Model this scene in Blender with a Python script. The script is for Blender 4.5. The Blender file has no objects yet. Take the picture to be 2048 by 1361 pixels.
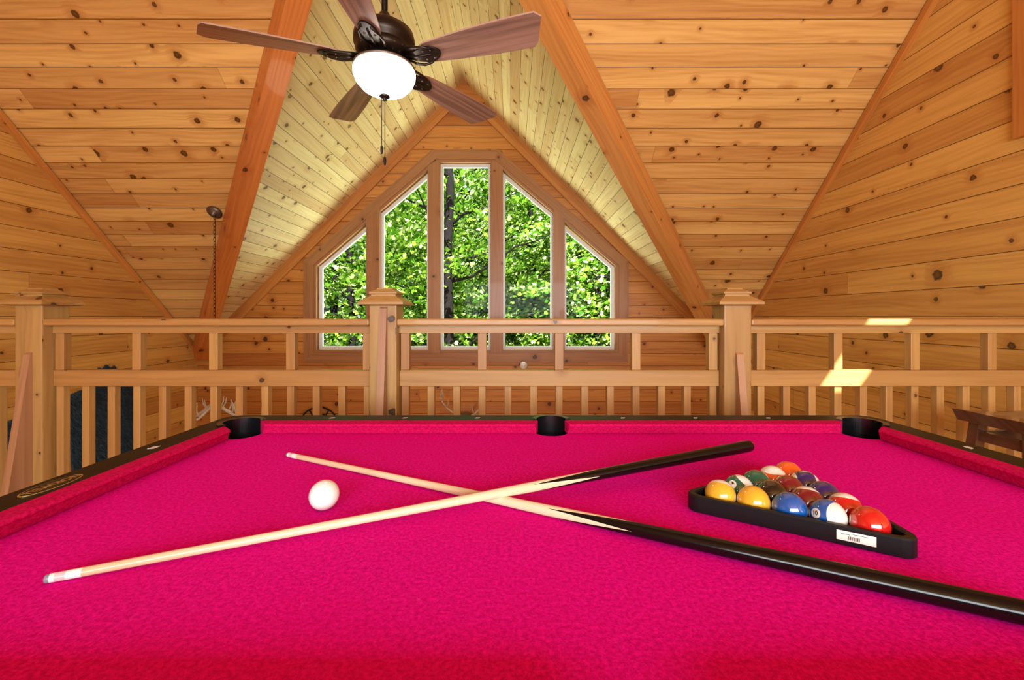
import bpy, bmesh, math, random
import numpy as np
from mathutils import Vector, Matrix
random.seed(7); np.random.seed(7)
S=bpy.context.scene
try:
    S.view_settings.view_transform='Standard'
except Exception: pass
F=870.0; H=632.0; CX=1024.0
CAMZ=1.145; CLOTH=0.76; D=5.8
# ------------------------------------------------------------------ helpers
def link(o,parent=None):
    S.collection.objects.link(o)
    if parent is not None: o.parent=parent
    return o
def empty(name,loc=(0,0,0)):
    e=bpy.data.objects.new(name,None); e.location=loc; e.empty_display_size=.1
    link(e); return e
def mk(name,verts,faces,mat=None,parent=None,smooth=False,axis=None):
    me=bpy.data.meshes.new(name); me.from_pydata([tuple(v) for v in verts],[],faces); me.update()
    bm=bmesh.new(); bm.from_mesh(me); bmesh.ops.recalc_face_normals(bm,faces=bm.faces); bm.to_mesh(me); bm.free()
    o=bpy.data.objects.new(name,me); link(o)
    if parent is not None: setpar(o,parent)
    if mat: me.materials.append(mat)
    if smooth:
        for p in me.polygons: p.use_smooth=True
    if axis is not None: add_uv(o,axis)
    return o
def setpar(o,p):
    o.parent=p; o.matrix_parent_inverse=Matrix.Translation(-Vector(p.location))
def add_uv(o,axis):
    me=o.data; a=Vector(axis).normalized()
    uvl=me.uv_layers.get('UVMap') or me.uv_layers.new(name='UVMap')
    for p in me.polygons:
        n=p.normal
        if abs(n.dot(a))>.8:
            t=n.orthogonal().normalized(); b=n.cross(t)
        else:
            t=a; b=n.cross(a).normalized()
            m=max(range(3),key=lambda i:abs(b[i]))
            if b[m]<0: b=-b
        for li in p.loop_indices:
            v=me.vertices[me.loops[li].vertex_index].co
            uvl.data[li].uv=(v.dot(t),v.dot(b))
def box(name,x0,x1,y0,y1,z0,z1,mat,parent=None,bevel=0,axis=None,segs=2):
    bm=bmesh.new()
    vs=[bm.verts.new((x,y,z)) for x in(x0,x1) for y in(y0,y1) for z in(z0,z1)]
    for f in((0,1,3,2),(4,6,7,5),(0,4,5,1),(2,3,7,6),(0,2,6,4),(1,5,7,3)): bm.faces.new([vs[i] for i in f])
    bmesh.ops.recalc_face_normals(bm,faces=bm.faces)
    if bevel: bmesh.ops.bevel(bm,geom=list(bm.edges),offset=bevel,segments=segs,affect='EDGES',profile=.5)
    me=bpy.data.meshes.new(name); bm.to_mesh(me); bm.free(); me.materials.append(mat)
    o=bpy.data.objects.new(name,me); link(o)
    if parent is not None: setpar(o,parent)
    if axis is None:
        d=[abs(x1-x0),abs(y1-y0),abs(z1-z0)]; i=d.index(max(d)); axis=[0,0,0]; axis[i]=1
    add_uv(o,axis); return o
def lathe(name,prof,loc,mat,parent=None,seg=40,axis='Z',smooth=True,rot=None):
    verts=[];faces=[]
    n=len(prof)
    for r,z in prof:
        for k in range(seg):
            a=2*math.pi*k/seg; verts.append((r*math.cos(a),r*math.sin(a),z))
    for i in range(n-1):
        for k in range(seg):
            k2=(k+1)%seg
            faces.append((i*seg+k,i*seg+k2,(i+1)*seg+k2,(i+1)*seg+k))
    faces.append(tuple(range(seg))); faces.append(tuple((n-1)*seg+k for k in range(seg)))
    if rot is not None: verts=[rot@Vector(v) for v in verts]
    verts=[Vector(v)+Vector(loc) for v in verts]
    o=mk(name,verts,faces,mat,parent,smooth); 
    return o
def tube(name,pts,rads,mat,parent=None,seg=10,smooth=True):
    pts=[Vector(p) for p in pts]; verts=[];faces=[]
    if not hasattr(rads,'__len__'): rads=[rads]*len(pts)
    prev=None
    for i,p in enumerate(pts):
        t=(pts[min(i+1,len(pts)-1)]-pts[max(i-1,0)]).normalized()
        if prev is None: s=t.orthogonal().normalized()
        else: s=(prev-t*prev.dot(t)).normalized()
        prev=s; b=t.cross(s)
        for k in range(seg):
            a=2*math.pi*k/seg; verts.append(p+(s*math.cos(a)+b*math.sin(a))*rads[i])
    for i in range(len(pts)-1):
        for k in range(seg):
            k2=(k+1)%seg; faces.append((i*seg+k,i*seg+k2,(i+1)*seg+k2,(i+1)*seg+k))
    faces.append(tuple(range(seg))); faces.append(tuple((len(pts)-1)*seg+k for k in range(seg)))
    o=mk(name,verts,faces,mat,parent,smooth); return o
def beam(name,p0,p1,w,h0,h1,mat,parent=None,side=None):
    p0=Vector(p0);p1=Vector(p1);a=(p1-p0).normalized()
    s=Vector(side) if side else a.cross(Vector((0,0,1))).normalized()
    u=s.cross(a).normalized()
    if u.z<0:u=-u
    vs=[]
    for p in(p0,p1):
        for sx in(-w/2,w/2):
            for h in(h0,h1): vs.append(p+s*sx+u*h)
    f=[(0,1,3,2),(4,6,7,5),(0,4,5,1),(2,3,7,6),(0,2,6,4),(1,5,7,3)]
    return mk(name,vs,f,mat,parent,axis=a)
def prism(name,poly,y0,y1,mat,parent=None,axis=(0,0,1)):
    n=len(poly)
    vs=[(x,y0,z) for x,z in poly]+[(x,y1,z) for x,z in poly]
    fs=[tuple(range(n)),tuple(range(n,2*n))]+[(i,(i+1)%n,n+(i+1)%n,n+i) for i in range(n)]
    return mk(name,vs,fs,mat,parent,axis=axis)
def offset_poly(poly,d):
    n=len(poly); cx=sum(p[0] for p in poly)/n; cz=sum(p[1] for p in poly)/n
    L=[]
    for i in range(n):
        a=Vector(poly[i]);b=Vector(poly[(i+1)%n]);e=(b-a).normalized();nn=Vector((e.y,-e.x))
        if nn.dot((a+b)/2-Vector((cx,cz)))<0: nn=-nn
        L.append((a+nn*d,e))
    out=[]
    for i in range(n):
        p,e=L[i-1];q,f=L[i]
        cr=e.x*f.y-e.y*f.x
        if abs(cr)<1e-6: out.append(tuple(q)); continue
        t=((q-p).x*f.y-(q-p).y*f.x)/cr
        out.append(tuple(p+e*t))
    return out
def ring_prism(name,outer,inner,y0,y1,mat,parent=None):
    n=len(outer)
    vs=[(x,y0,z) for x,z in outer]+[(x,y0,z) for x,z in inner]+[(x,y1,z) for x,z in outer]+[(x,y1,z) for x,z in inner]
    fs=[]
    for i in range(n):
        j=(i+1)%n
        fs+=[(i,j,n+j,n+i),(2*n+i,2*n+j,3*n+j,3*n+i),(i,j,2*n+j,2*n+i),(n+i,n+j,3*n+j,3*n+i)]
    o=mk(name,vs,fs,mat,parent)
    me=o.data; uvl=me.uv_layers.new(name='UVMap')
    for p in me.polygons:
        best=None;bl=0
        vv=[me.vertices[v].co for v in p.vertices]
        for i in range(len(vv)):
            e=vv[(i+1)%len(vv)]-vv[i]
            if e.length>bl: bl=e.length;best=e.normalized()
        b=p.normal.cross(best)
        for li in p.loop_indices:
            v=me.vertices[me.loops[li].vertex_index].co; uvl.data[li].uv=(v.dot(best),v.dot(b))
    return o
def boolean_cut(o,cutters):
    for c in cutters:
        m=o.modifiers.new('b','BOOLEAN'); m.operation='DIFFERENCE'; m.object=c; m.solver='EXACT'
    bpy.context.view_layer.update()
    dg=bpy.context.evaluated_depsgraph_get()
    me=bpy.data.meshes.new_from_object(o.evaluated_get(dg))
    o.modifiers.clear(); o.data=me
# ------------------------------------------------------------------ materials
class G:
    def __init__(s,name):
        s.m=bpy.data.materials.new(name); s.m.use_nodes=True; s.t=s.m.node_tree; s.n=s.t.nodes; s.n.clear()
        s.out=s.n.new('ShaderNodeOutputMaterial')
    def add(s,t,**k):
        n=s.n.new(t)
        for a,b in k.items(): setattr(n,a,b)
        return n
    def L(s,a,b): s.t.links.new(a,b)
    def inp(s,sock,v):
        if isinstance(v,bpy.types.NodeSocket): s.L(v,sock)
        else: sock.default_value=v
    def M(s,op,a,b=0.0,c=0.0,clamp=False):
        n=s.add('ShaderNodeMath',operation=op,use_clamp=clamp)
        s.inp(n.inputs[0],a); s.inp(n.inputs[1],b); s.inp(n.inputs[2],c); return n.outputs[0]
    def xyz(s,x,y,z=0.0):
        n=s.add('ShaderNodeCombineXYZ'); s.inp(n.inputs[0],x); s.inp(n.inputs[1],y); s.inp(n.inputs[2],z); return n.outputs[0]
    def sstep(s,v,a,b,o0=0.0,o1=1.0):
        n=s.add('ShaderNodeMapRange',interpolation_type='SMOOTHSTEP'); s.inp(n.inputs[0],v)
        n.inputs[1].default_value=a;n.inputs[2].default_value=b;n.inputs[3].default_value=o0;n.inputs[4].default_value=o1
        return n.outputs[0]
    def mix(s,f,a,b,bt='MIX'):
        n=s.add('ShaderNodeMix',data_type='RGBA',blend_type=bt); s.inp(n.inputs[0],f)
        s.inp(n.inputs[6],a if isinstance(a,bpy.types.NodeSocket) else (*a,1)); s.inp(n.inputs[7],b if isinstance(b,bpy.types.NodeSocket) else (*b,1)); return n.outputs[2]
    def noise(s,v,scale,detail=3,rough=.55,dist=0):
        n=s.add('ShaderNodeTexNoise'); s.inp(n.inputs['Vector'],v); n.inputs['Scale'].default_value=scale
        n.inputs['Detail'].default_value=detail; n.inputs['Roughness'].default_value=rough; n.inputs['Distortion'].default_value=dist; return n.outputs[0]
    def bsdf(s,col,rough=.5,metal=0,coat=0,spec=.5,bump=None,bs=.2,bd=.01,emit=None,es=0,sheen=0):
        b=s.add('ShaderNodeBsdfPrincipled')
        s.inp(b.inputs['Base Color'],col if isinstance(col,bpy.types.NodeSocket) else (*col,1))
        s.inp(b.inputs['Roughness'],rough); b.inputs['Metallic'].default_value=metal
        b.inputs['Coat Weight'].default_value=coat; b.inputs['Coat Roughness'].default_value=.05
        b.inputs['Specular IOR Level'].default_value=spec; b.inputs['Sheen Weight'].default_value=sheen
        if emit: b.inputs['Emission Color'].default_value=(*emit,1); b.inputs['Emission Strength'].default_value=es
        if bump is not None:
            n=s.add('ShaderNodeBump'); n.inputs['Strength'].default_value=bs; n.inputs['Distance'].default_value=bd
            s.L(bump,n.inputs['Height']); s.L(n.outputs[0],b.inputs['Normal'])
        s.L(b.outputs[0],s.out.inputs[0]); return b
def wood(name,base,dark,w=None,knots=3.0,rough=.42,var=.3,gr=.60,coat=.10,keep=.35,kr=1.0):
    g=G(name); uv=g.add('ShaderNodeUVMap').outputs[0]
    sp=g.add('ShaderNodeSeparateXYZ'); g.L(uv,sp.inputs[0]); u,v=sp.outputs[0],sp.outputs[1]
    if w:
        b=g.M('DIVIDE',v,w); idx=g.M('FLOOR',b); fr=g.M('SUBTRACT',b,idx)
        wn=g.add('ShaderNodeTexWhiteNoise',noise_dimensions='1D'); g.L(idx,wn.inputs['W']); rnd=wn.outputs[0]
        L=4.9; ub=g.M('ADD',g.M('DIVIDE',u,L),g.M('MULTIPLY',rnd,7.3)); ui=g.M('FLOOR',ub); uf=g.M('SUBTRACT',ub,ui)
        wn2=g.add('ShaderNodeTexWhiteNoise',noise_dimensions='2D'); g.L(g.xyz(idx,ui),wn2.inputs['Vector']); rnd=wn2.outputs[0]
        ed=g.M('MULTIPLY',g.M('MINIMUM',fr,g.M('SUBTRACT',1.0,fr)),w)
        ed2=g.M('MULTIPLY',g.M('MINIMUM',uf,g.M('SUBTRACT',1.0,uf)),L)
        gm=g.M('MINIMUM',g.sstep(ed,.0006,.0040),g.sstep(ed2,.0005,.002,.45,1.0))
    else:
        oi=g.add('ShaderNodeObjectInfo'); rnd=oi.outputs['Random']; gm=None
    u2=g.M('ADD',u,g.M('MULTIPLY',rnd,23.7)); v2=g.M('ADD',v,g.M('MULTIPLY',rnd,3.1)) if not w else v
    vo=g.add('ShaderNodeTexVoronoi',voronoi_dimensions='2D'); g.L(g.xyz(u2,v2),vo.inputs['Vector']); vo.inputs['Scale'].default_value=knots
    sc=g.add('ShaderNodeSeparateColor'); g.L(vo.outputs['Color'],sc.inputs[0])
    kp=g.M('GREATER_THAN',sc.outputs[0],keep)
    rad=g.M('MULTIPLY_ADD',g.M('POWER',sc.outputs[1],2.5),.024*kr,.0085*kr)
    wob=g.noise(g.xyz(u2,v2),40,1)
    kd=g.M('DIVIDE',g.M('DIVIDE',vo.outputs['Distance'],knots),rad)
    kd=g.M('ADD',kd,g.M('MULTIPLY_ADD',wob,.9,-.45))
    kn=g.M('MULTIPLY',g.sstep(kd,.7,1.15,1,0),kp)
    halo=g.M('MULTIPLY',g.sstep(kd,.8,4.0,1,0),kp)
    vd=g.M('ADD',v2,g.M('MULTIPLY',halo,.022))
    big=g.noise(g.xyz(g.M('MULTIPLY',u2,.7),g.M('MULTIPLY',vd,13)),1.0,3,.6,.5)
    fine=g.noise(g.xyz(g.M('MULTIPLY',u2,3),g.M('MULTIPLY',vd,110)),1.0,1,.6)
    rings=g.M('SINE',g.M('ADD',g.M('MULTIPLY',vd,150),g.M('MULTIPLY',g.noise(g.xyz(g.M('MULTIPLY',u2,.6),g.M('MULTIPLY',vd,4)),1.4,1),30)))
    gf=g.M('ADD',g.M('MULTIPLY',big,.95),g.M('ADD',g.M('MULTIPLY',fine,.28),g.M('MULTIPLY',rings,.06)))
    gf=g.M('MULTIPLY',g.sstep(gf,.4,.95),gr)
    col=g.mix(gf,base,dark)
    col=g.mix(1.0,col,g.xyz(g.M('MULTIPLY_ADD',rnd,var*.9,1.0-var*.6),g.M('MULTIPLY_ADD',rnd,var*1.45,1.0-var*.9),g.M('MULTIPLY_ADD',rnd,var*1.7,1.0-var*1.0)),'MULTIPLY')
    col=g.mix(g.M('MULTIPLY',halo,.5),col,dark)
    kc=g.mix(g.sstep(kd,.1,.9),tuple(c*.38 for c in dark),tuple(c*.08 for c in dark))
    col=g.mix(g.M('MULTIPLY',kn,.96),col,kc)
    if gm is not None:
        col=g.mix(gm,tuple(c*.18 for c in dark),col)
        g.bsdf(col,rough,coat=coat,bump=gm,bs=.5,bd=.004)
    else: g.bsdf(col,rough,coat=coat)
    return g.m
def plain(name,col,rough=.5,metal=0,coat=0,nscale=30,amt=.15,spec=.5,bs=.05,emit=None,es=0):
    g=G(name); tc=g.add('ShaderNodeTexCoord').outputs['Object']; n=g.noise(tc,nscale,2)
    c=g.mix(n,tuple(x*(1-amt) for x in col),tuple(min(1,x*(1+amt)) for x in col))
    g.bsdf(c,rough,metal,coat,spec,bump=n if bs>0 else None,bs=bs,bd=.001,emit=emit,es=es); return g.m
M_ceil=wood('pine_ceiling',(.80,.455,.135),(.44,.15,.022),.155,4.0,var=.40,keep=.2,kr=1.0)
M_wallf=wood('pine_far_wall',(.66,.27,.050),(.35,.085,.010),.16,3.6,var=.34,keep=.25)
M_walls=wood('pine_side_wall',(.76,.43,.105),(.43,.155,.022),.19,2.8,var=.36,keep=.25,kr=1.2)
M_dorm=wood('pine_dormer_lit',(.84,.69,.35),(.60,.34,.11),.135,4.8,var=.26,keep=.2,kr=.9)  # paler than the other ceiling pine: window light put into the base colour
M_floor=wood('pine_floor',(.60,.32,.11),(.33,.13,.03),.12,2.5)
M_beam=wood('beam_wood',(.74,.34,.085),(.41,.11,.016),None,2.8,var=.12,keep=.2)
M_beamL=wood('beam_wood_red',(.72,.24,.045),(.40,.08,.010),None,2.8,var=.12,keep=.2)
M_trim=wood('trim_wood',(.66,.27,.055),(.36,.10,.016),None,1.5,var=.2)
M_case=wood('casing_wood',(.44,.20,.075),(.25,.09,.025),None,2.5,var=.1)
M_rail=wood('railing_wood',(.52,.27,.078),(.30,.12,.024),None,3.0,var=.26,keep=.35,kr=.7)
M_post=wood('post_wood',(.49,.28,.085),(.27,.11,.025),None,4.5,var=.15,keep=.15,kr=.7)
M_brace=wood('brace_wood',(.46,.23,.11),(.25,.09,.03),None,1.5,var=.1)
M_blade=wood('walnut_blade',(.44,.28,.22),(.12,.065,.050),None,.4,rough=.4,var=.1,gr=.95,keep=.99)
M_stool=wood('stool_wood',(.13,.045,.025),(.03,.01,.006),None,.5,rough=.25,var=.1,keep=.99,coat=.5)
M_bronze=plain('dark_bronze',(.035,.026,.02),.35,.8)
M_bronze2=plain('brushed_bronze',(.16,.12,.09),.4,.7)
M_black=plain('black_laminate',(.004,.005,.005),.38,0,0,amt=.05,spec=.12,bs=0)
M_plastic=plain('black_plastic',(.006,.007,.008),.36,amt=.05,spec=.28)
M_rub=plain('black_pocket',(.006,.006,.007),.25,amt=.05)
M_white=plain('vinyl_white',(.85,.92,.90),.4)
M_ivory=plain('cue_ball_ivory',(.88,.88,.83),.06,0,1,amt=.02,bs=0)
M_sight=plain('sight_pearl',(.8,.8,.78),.3)
M_antler=plain('antler_bone',(.62,.54,.42),.6,nscale=20,amt=.4)
M_iron=plain('iron',(.02,.02,.02),.5,.6)
M_gold=plain('gold_letter',(.65,.45,.16),.35,.6)
M_label=plain('label_paper',(.82,.82,.70),.5,amt=.03)
M_ink=plain('ink_black',(.01,.01,.01),.5)
def cloth_mat():
    g=G('red_billiard_cloth'); tc=g.add('ShaderNodeTexCoord').outputs['Object']
    n1=g.noise(tc,150,4,.8); n2=g.noise(tc,2.6,2); n3=g.noise(tc,42,5,.82)
    c=g.mix(g.sstep(n1,.34,.68),(.58,.0008,.20),(.95,.006,.42))
    c=g.mix(g.M('MULTIPLY',g.sstep(n2,.35,.7),.30),c,(.72,.001,.21))
    c=g.mix(g.sstep(n3,.62,.76,0,.40),c,(.98,.13,.46))
    g.bsdf(c,.95,spec=.06,bump=n1,bs=.7,bd=.0018); return g.m
M_cloth=cloth_mat()
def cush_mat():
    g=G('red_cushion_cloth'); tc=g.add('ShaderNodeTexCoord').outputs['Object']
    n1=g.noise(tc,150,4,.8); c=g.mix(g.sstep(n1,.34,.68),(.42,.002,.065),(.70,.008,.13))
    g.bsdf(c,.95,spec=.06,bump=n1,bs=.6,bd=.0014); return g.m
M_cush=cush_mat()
def glass_mat():
    g=G('window_glass'); t=g.add('ShaderNodeBsdfTransparent'); gl=g.add('ShaderNodeBsdfGlossy'); gl.inputs['Roughness'].default_value=.02
    m=g.add('ShaderNodeMixShader'); m.inputs[0].default_value=.002; g.L(t.outputs[0],m.inputs[1]); g.L(gl.outputs[0],m.inputs[2]); g.L(m.outputs[0],g.out.inputs[0]); return g.m
M_glass=glass_mat()
def leaf_mat():
    g=G('maple_leaf'); ge=g.add('ShaderNodeNewGeometry'); r=ge.outputs['Random Per Island']
    c=g.mix(r,(.020,.10,.005),(.26,.44,.040)); c=g.mix(g.sstep(r,.76,.95),c,(.58,.66,.32))  # palest leaves have sunlit highlights put into their colour
    d=g.add('ShaderNodeBsdfDiffuse'); t=g.add('ShaderNodeBsdfTranslucent')
    g.L(c,d.inputs[0]); g.L(c,t.inputs[0]); m=g.add('ShaderNodeMixShader'); m.inputs[0].default_value=.3
    g.L(d.outputs[0],m.inputs[1]); g.L(t.outputs[0],m.inputs[2]); g.L(m.outputs[0],g.out.inputs[0]); return g.m
M_leaf=leaf_mat()
M_bark=plain('bark',(.009,.007,.006),.9,nscale=14,amt=.6,bs=.6,spec=.1)
def hill_mat():
    g=G('forest_floor'); tc=g.add('ShaderNodeTexCoord').outputs['Object']; n=g.noise(tc,2.5,6,.7)
    g.bsdf(g.mix(g.sstep(n,.35,.7),(.003,.010,.002),(.03,.075,.01)),.9,bump=n,bs=.8,bd=.2); return g.m
M_hill=hill_mat()
# ------------------------------------------------------------------ camera / world
cam=bpy.data.cameras.new('camera'); co=bpy.data.objects.new('camera',cam); link(co)
co.location=(0,0,CAMZ); co.rotation_euler=(math.radians(90),0,0)
cam.sensor_width=36; cam.lens=F/2048*36; cam.shift_y=-(680.5-H)/2048; cam.clip_start=.02
S.camera=co
w=bpy.data.worlds.new('world'); S.world=w; w.use_nodes=True
bg=w.node_tree.nodes['Background']; bg.inputs[0].default_value=(.72,.87,1,1); bg.inputs[1].default_value=1.2
# ------------------------------------------------------------------ room shell
XL,XR=-4.19,2.91; XC=-.64; ZE=.69; YR=1.5; SL=.95; ZL=-2.6; YB=-3.0
zr=ZE+SL*(D-YR); AP=(XC,D-3.55/SL,ZE+3.55); ZB=2.4
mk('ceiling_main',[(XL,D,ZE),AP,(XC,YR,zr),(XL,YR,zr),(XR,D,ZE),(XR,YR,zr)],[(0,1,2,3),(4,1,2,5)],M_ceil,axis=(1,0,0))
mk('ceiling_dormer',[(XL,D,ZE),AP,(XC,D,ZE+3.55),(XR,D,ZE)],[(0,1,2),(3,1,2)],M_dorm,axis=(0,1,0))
sv=Vector((-.17,.62,-.74)).normalized()
kb=(zr-ZB)/(YR-YB)
def toroof(p):
    p=Vector(p)
    t=(zr-kb*(YR-p.y)-p.z)/(-sv.z+kb*sv.y); return p-sv*t
hole=[toroof((1.77,2.13,1.155)),toroof((1.97,2.13,1.155)),toroof((1.73,2.17,.785)),toroof((1.54,2.17,.785))]  # unseen roof opening added and shaped to throw sun patches on the rails
outer=[Vector((XL,YR,zr)),Vector((XR,YR,zr)),Vector((XR,YB,ZB)),Vector((XL,YB,ZB))]
mk('ceiling_loft',outer+hole,[(0,1,5,4),(1,2,6,5),(2,3,7,6),(3,0,4,7)],M_ceil,axis=(1,0,0))
def side(name,x):
    return mk(name,[(x,YB,ZL),(x,D,ZL),(x,D,ZE),(x,YR,zr),(x,YB,ZB)],[(0,1,2,3,4)],M_walls,axis=(0,1,0))
side('wall_left',XL); side('wall_right',XR)
def P(x,y,dd=D): k=F/dd; return ((x-CX)/k, CAMZ+(H-y)/k)
outl=[P(628,706),P(628,531),P(872,320),P(990,320),P(1237,531),P(1237,706)]
def topz(x): return ZE+3.55-abs(x-XC)
vs=[];fs=[]
def q4(a,b,c,d):
    i=len(vs); vs.extend([(p[0],D,p[1]) for p in(a,b,c,d)]); fs.append((i,i+1,i+2,i+3))
wx0,wx1=outl[0][0],outl[5][0]; sill=outl[0][1]
q4((XL,ZL),(wx0,ZL),(wx0,topz(wx0)),(XL,ZE)); q4((wx1,ZL),(XR,ZL),(XR,ZE),(wx1,topz(wx1)))
q4((wx0,ZL),(wx1,ZL),(wx1,sill),(wx0,sill))
q4(outl[1],outl[2],(outl[2][0],topz(outl[2][0])),(wx0,topz(wx0)))
q4(outl[2],(XC,outl[2][1]),(XC,topz(XC)),(outl[2][0],topz(outl[2][0])))
q4((XC,outl[2][1]),outl[3],(outl[3][0],topz(outl[3][0])),(XC,topz(XC)))
q4(outl[3],outl[4],(wx1,topz(wx1)),(outl[3][0],topz(outl[3][0])))
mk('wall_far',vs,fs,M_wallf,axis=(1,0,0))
bx0,bx1,bz0,bz1=-1.6,2.4,.9,2.2
vs=[];fs=[]
def qb(x0,x1,z0,z1):
    i=len(vs); vs.extend([(x0,YB,z0),(x1,YB,z0),(x1,YB,z1),(x0,YB,z1)]); fs.append((i,i+1,i+2,i+3))
qb(XL,bx0,ZL,ZB);qb(bx1,XR,ZL,ZB);qb(bx0,bx1,ZL,bz0);qb(bx0,bx1,bz1,ZB)
mk('wall_back',vs,fs,M_walls,axis=(1,0,0))
YF=2.30
box('floor',XL,XR,YB,YF,-.25,0,M_floor,axis=(1,0,0))
box('floor_great_room',XL,XR,YF-3,D,ZL-.1,ZL,M_floor,axis=(1,0,0))
W=empty('window_1',(XC,D,2))
ring_prism('casing',offset_poly(outl,.125),offset_poly(outl,.0),D-.03,D-.001,M_case,W)
ring_prism('jamb',offset_poly(outl,.004),offset_poly(outl,-.035),D-.02,D+.16,M_case,W)
panes=[[P(638,697),P(638,535),P(733,455),P(733,697)],[P(762,697),P(762,428),P(856,348),P(856,697)],
 [P(882,697),P(882,329),P(980,329),P(980,697)],[P(1007,697),P(1007,348),P(1105,430),P(1105,697)],[P(1130,697),P(1130,455),P(1227,535),P(1227,697)]]
for i,p in enumerate(panes):
    ring_prism('sash_%d'%(i+1),offset_poly(p,.02),offset_poly(p,-.024),D+.05,D+.09,M_white,W)
    prism('glass_%d'%(i+1),offset_poly(p,-.02),D+.068,D+.072,M_glass,W)
def otop(x):
    for a,b in((outl[1],outl[2]),(outl[2],outl[3]),(outl[3],outl[4])):
        if a[0]<=x<=b[0]: return a[1]+(b[1]-a[1])*(x-a[0])/(b[0]-a[0])
for i,(a,b) in enumerate(((733,762),(856,882),(980,1007),(1105,1130))):
    xa,xb=P(a,0)[0]+.008,P(b,0)[0]-.008
    prism('mullion_%d'%(i+1),[(xa,sill+.001),(xa,otop(xa)),(xb,otop(xb)),(xb,sill+.001)],D-.035,D+.13,M_case,W)
beam('trim_1',(XL+.02,D,ZE-.02),(XL+.02,YR,zr-.02),.04,-.05,.0,M_trim)
beam('trim_2',(XR-.02,D,ZE-.02),(XR-.02,YR,zr-.02),.04,-.05,.0,M_trim)
beam('trim_3',(XL,D-.015,ZE),(XC,D-.015,ZE+3.55),.03,-.13,0,M_trim,side=(0,1,0))
beam('trim_4',(XR,D-.015,ZE),(XC,D-.015,ZE+3.55),.03,-.13,0,M_trim,side=(0,1,0))
box('trim_5',XR-.035,XR,2.22,2.50,2.16,3.5,M_trim)
prism('trim_6',[(XC-.28,ZE+3.55-.28),(XC,ZE+3.55),(XC+.28,ZE+3.55-.28),(XC+.14,ZE+3.55-.42),(XC,ZE+3.55-.30),(XC-.14,ZE+3.55-.42)],D-.09,D-.031,M_trim,axis=(1,0,0))
va=Vector(AP)
beam('ceiling_beam',(XL+.10,D-.1,ZE+.05),va,.15,-.20,.03,M_beamL)
beam('ceiling_beam.001',(XR-.10,D-.1,ZE+.05),va,.15,-.20,.03,M_beam)
# ------------------------------------------------------------------ railing
R=empty('balcony_railing',(0,2.2,0))
y0p,y1p=2.13,2.265
posts=[-2.436-1.738,-2.436,-.700,1.039,1.039+1.738]
posts=[p for p in posts if p+.135<XR and p>XL]
def newel(x,tip):
    box('post',x,x+.135,y0p,y1p,0,1.207,M_post,R,bevel=.006)
    cx,cy=x+.0675,(y0p+y1p)/2
    prof=[(.080,1.195),(.108,1.2),(.108,1.212),(.096,1.222),(.060,1.243),(.060,1.250),(.068,1.254),(.068,1.262),(.040,1.276),(.036,1.284),(.0,1.285)]
    vs=[];fs=[]
    for r,z in prof:
        for sx,sy in((-1,-1),(1,-1),(1,1),(-1,1)): vs.append((cx+sx*r,cy+sy*r,z))
    for i in range(len(prof)-1):
        for k in range(4): fs.append((i*4+k,i*4+(k+1)%4,(i+1)*4+(k+1)%4,(i+1)*4+k))
    fs.append((0,1,2,3))
    mk('post_cap',vs,fs,M_post,R,axis=(1,0,0))
    bx=cx+ .005; t=.017
    vs=[(bx-t,y0p,0),(bx+t,y0p,0),(bx+t,y0p-.15,0),(bx-t,y0p-.15,0),(bx-t,y0p,tip),(bx+t,y0p,tip),(bx+t,y0p-.012,tip-.01),(bx-t,y0p-.012,tip-.01)]
    mk('brace',vs,[(0,1,2,3),(4,5,6,7),(0,1,5,4),(3,2,6,7),(0,3,7,4),(1,2,6,5)],M_brace,R,axis=(0,0,1))
for p in posts: newel(p,1.19 if abs(p+.7)<.01 else .966)
edges=[]
prev=XL
for p in posts: edges.append((prev,p)); prev=p+.135
edges.append((prev,XR))
for a,b in edges:
    if b-a<.05: continue
    box('cap_rail',a,b,2.128,2.272,1.096,1.13,M_rail,R,bevel=.008)
    box('sub_rail',a,b,2.18,2.23,1.058,1.096,M_rail,R)
    box('mid_rail',a,b,2.18,2.23,.79,.872,M_rail,R,bevel=.004)
    box('bottom_rail',a,b,2.18,2.23,.06,.12,M_rail,R,bevel=.004)
    if b-a>1.4 and a<1.0:
        xs=[(i,a+.01+ (b-a-.02-.036)*i/12) for i in range(13)]
    elif a>1.0:
        xs=[(i+1,a+.06+.129*i) for i in range(int((b-a-.1)/.129)+1)]
    else:
        st=.129; cnt=int((b-a-.05)/st)+1
        xs=[(12-i,b-.046-st*i) for i in range(cnt)]
    for i,x in xs:
        box('baluster',x,x+.036,2.186,2.222,.12,.79,M_rail,R,bevel=.003)
        if i%3==(1 if a>1.0 else 0): box('upper_baluster',x-.004,x+.04,2.184,2.224,.872,1.058,M_rail,R,bevel=.003)
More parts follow.
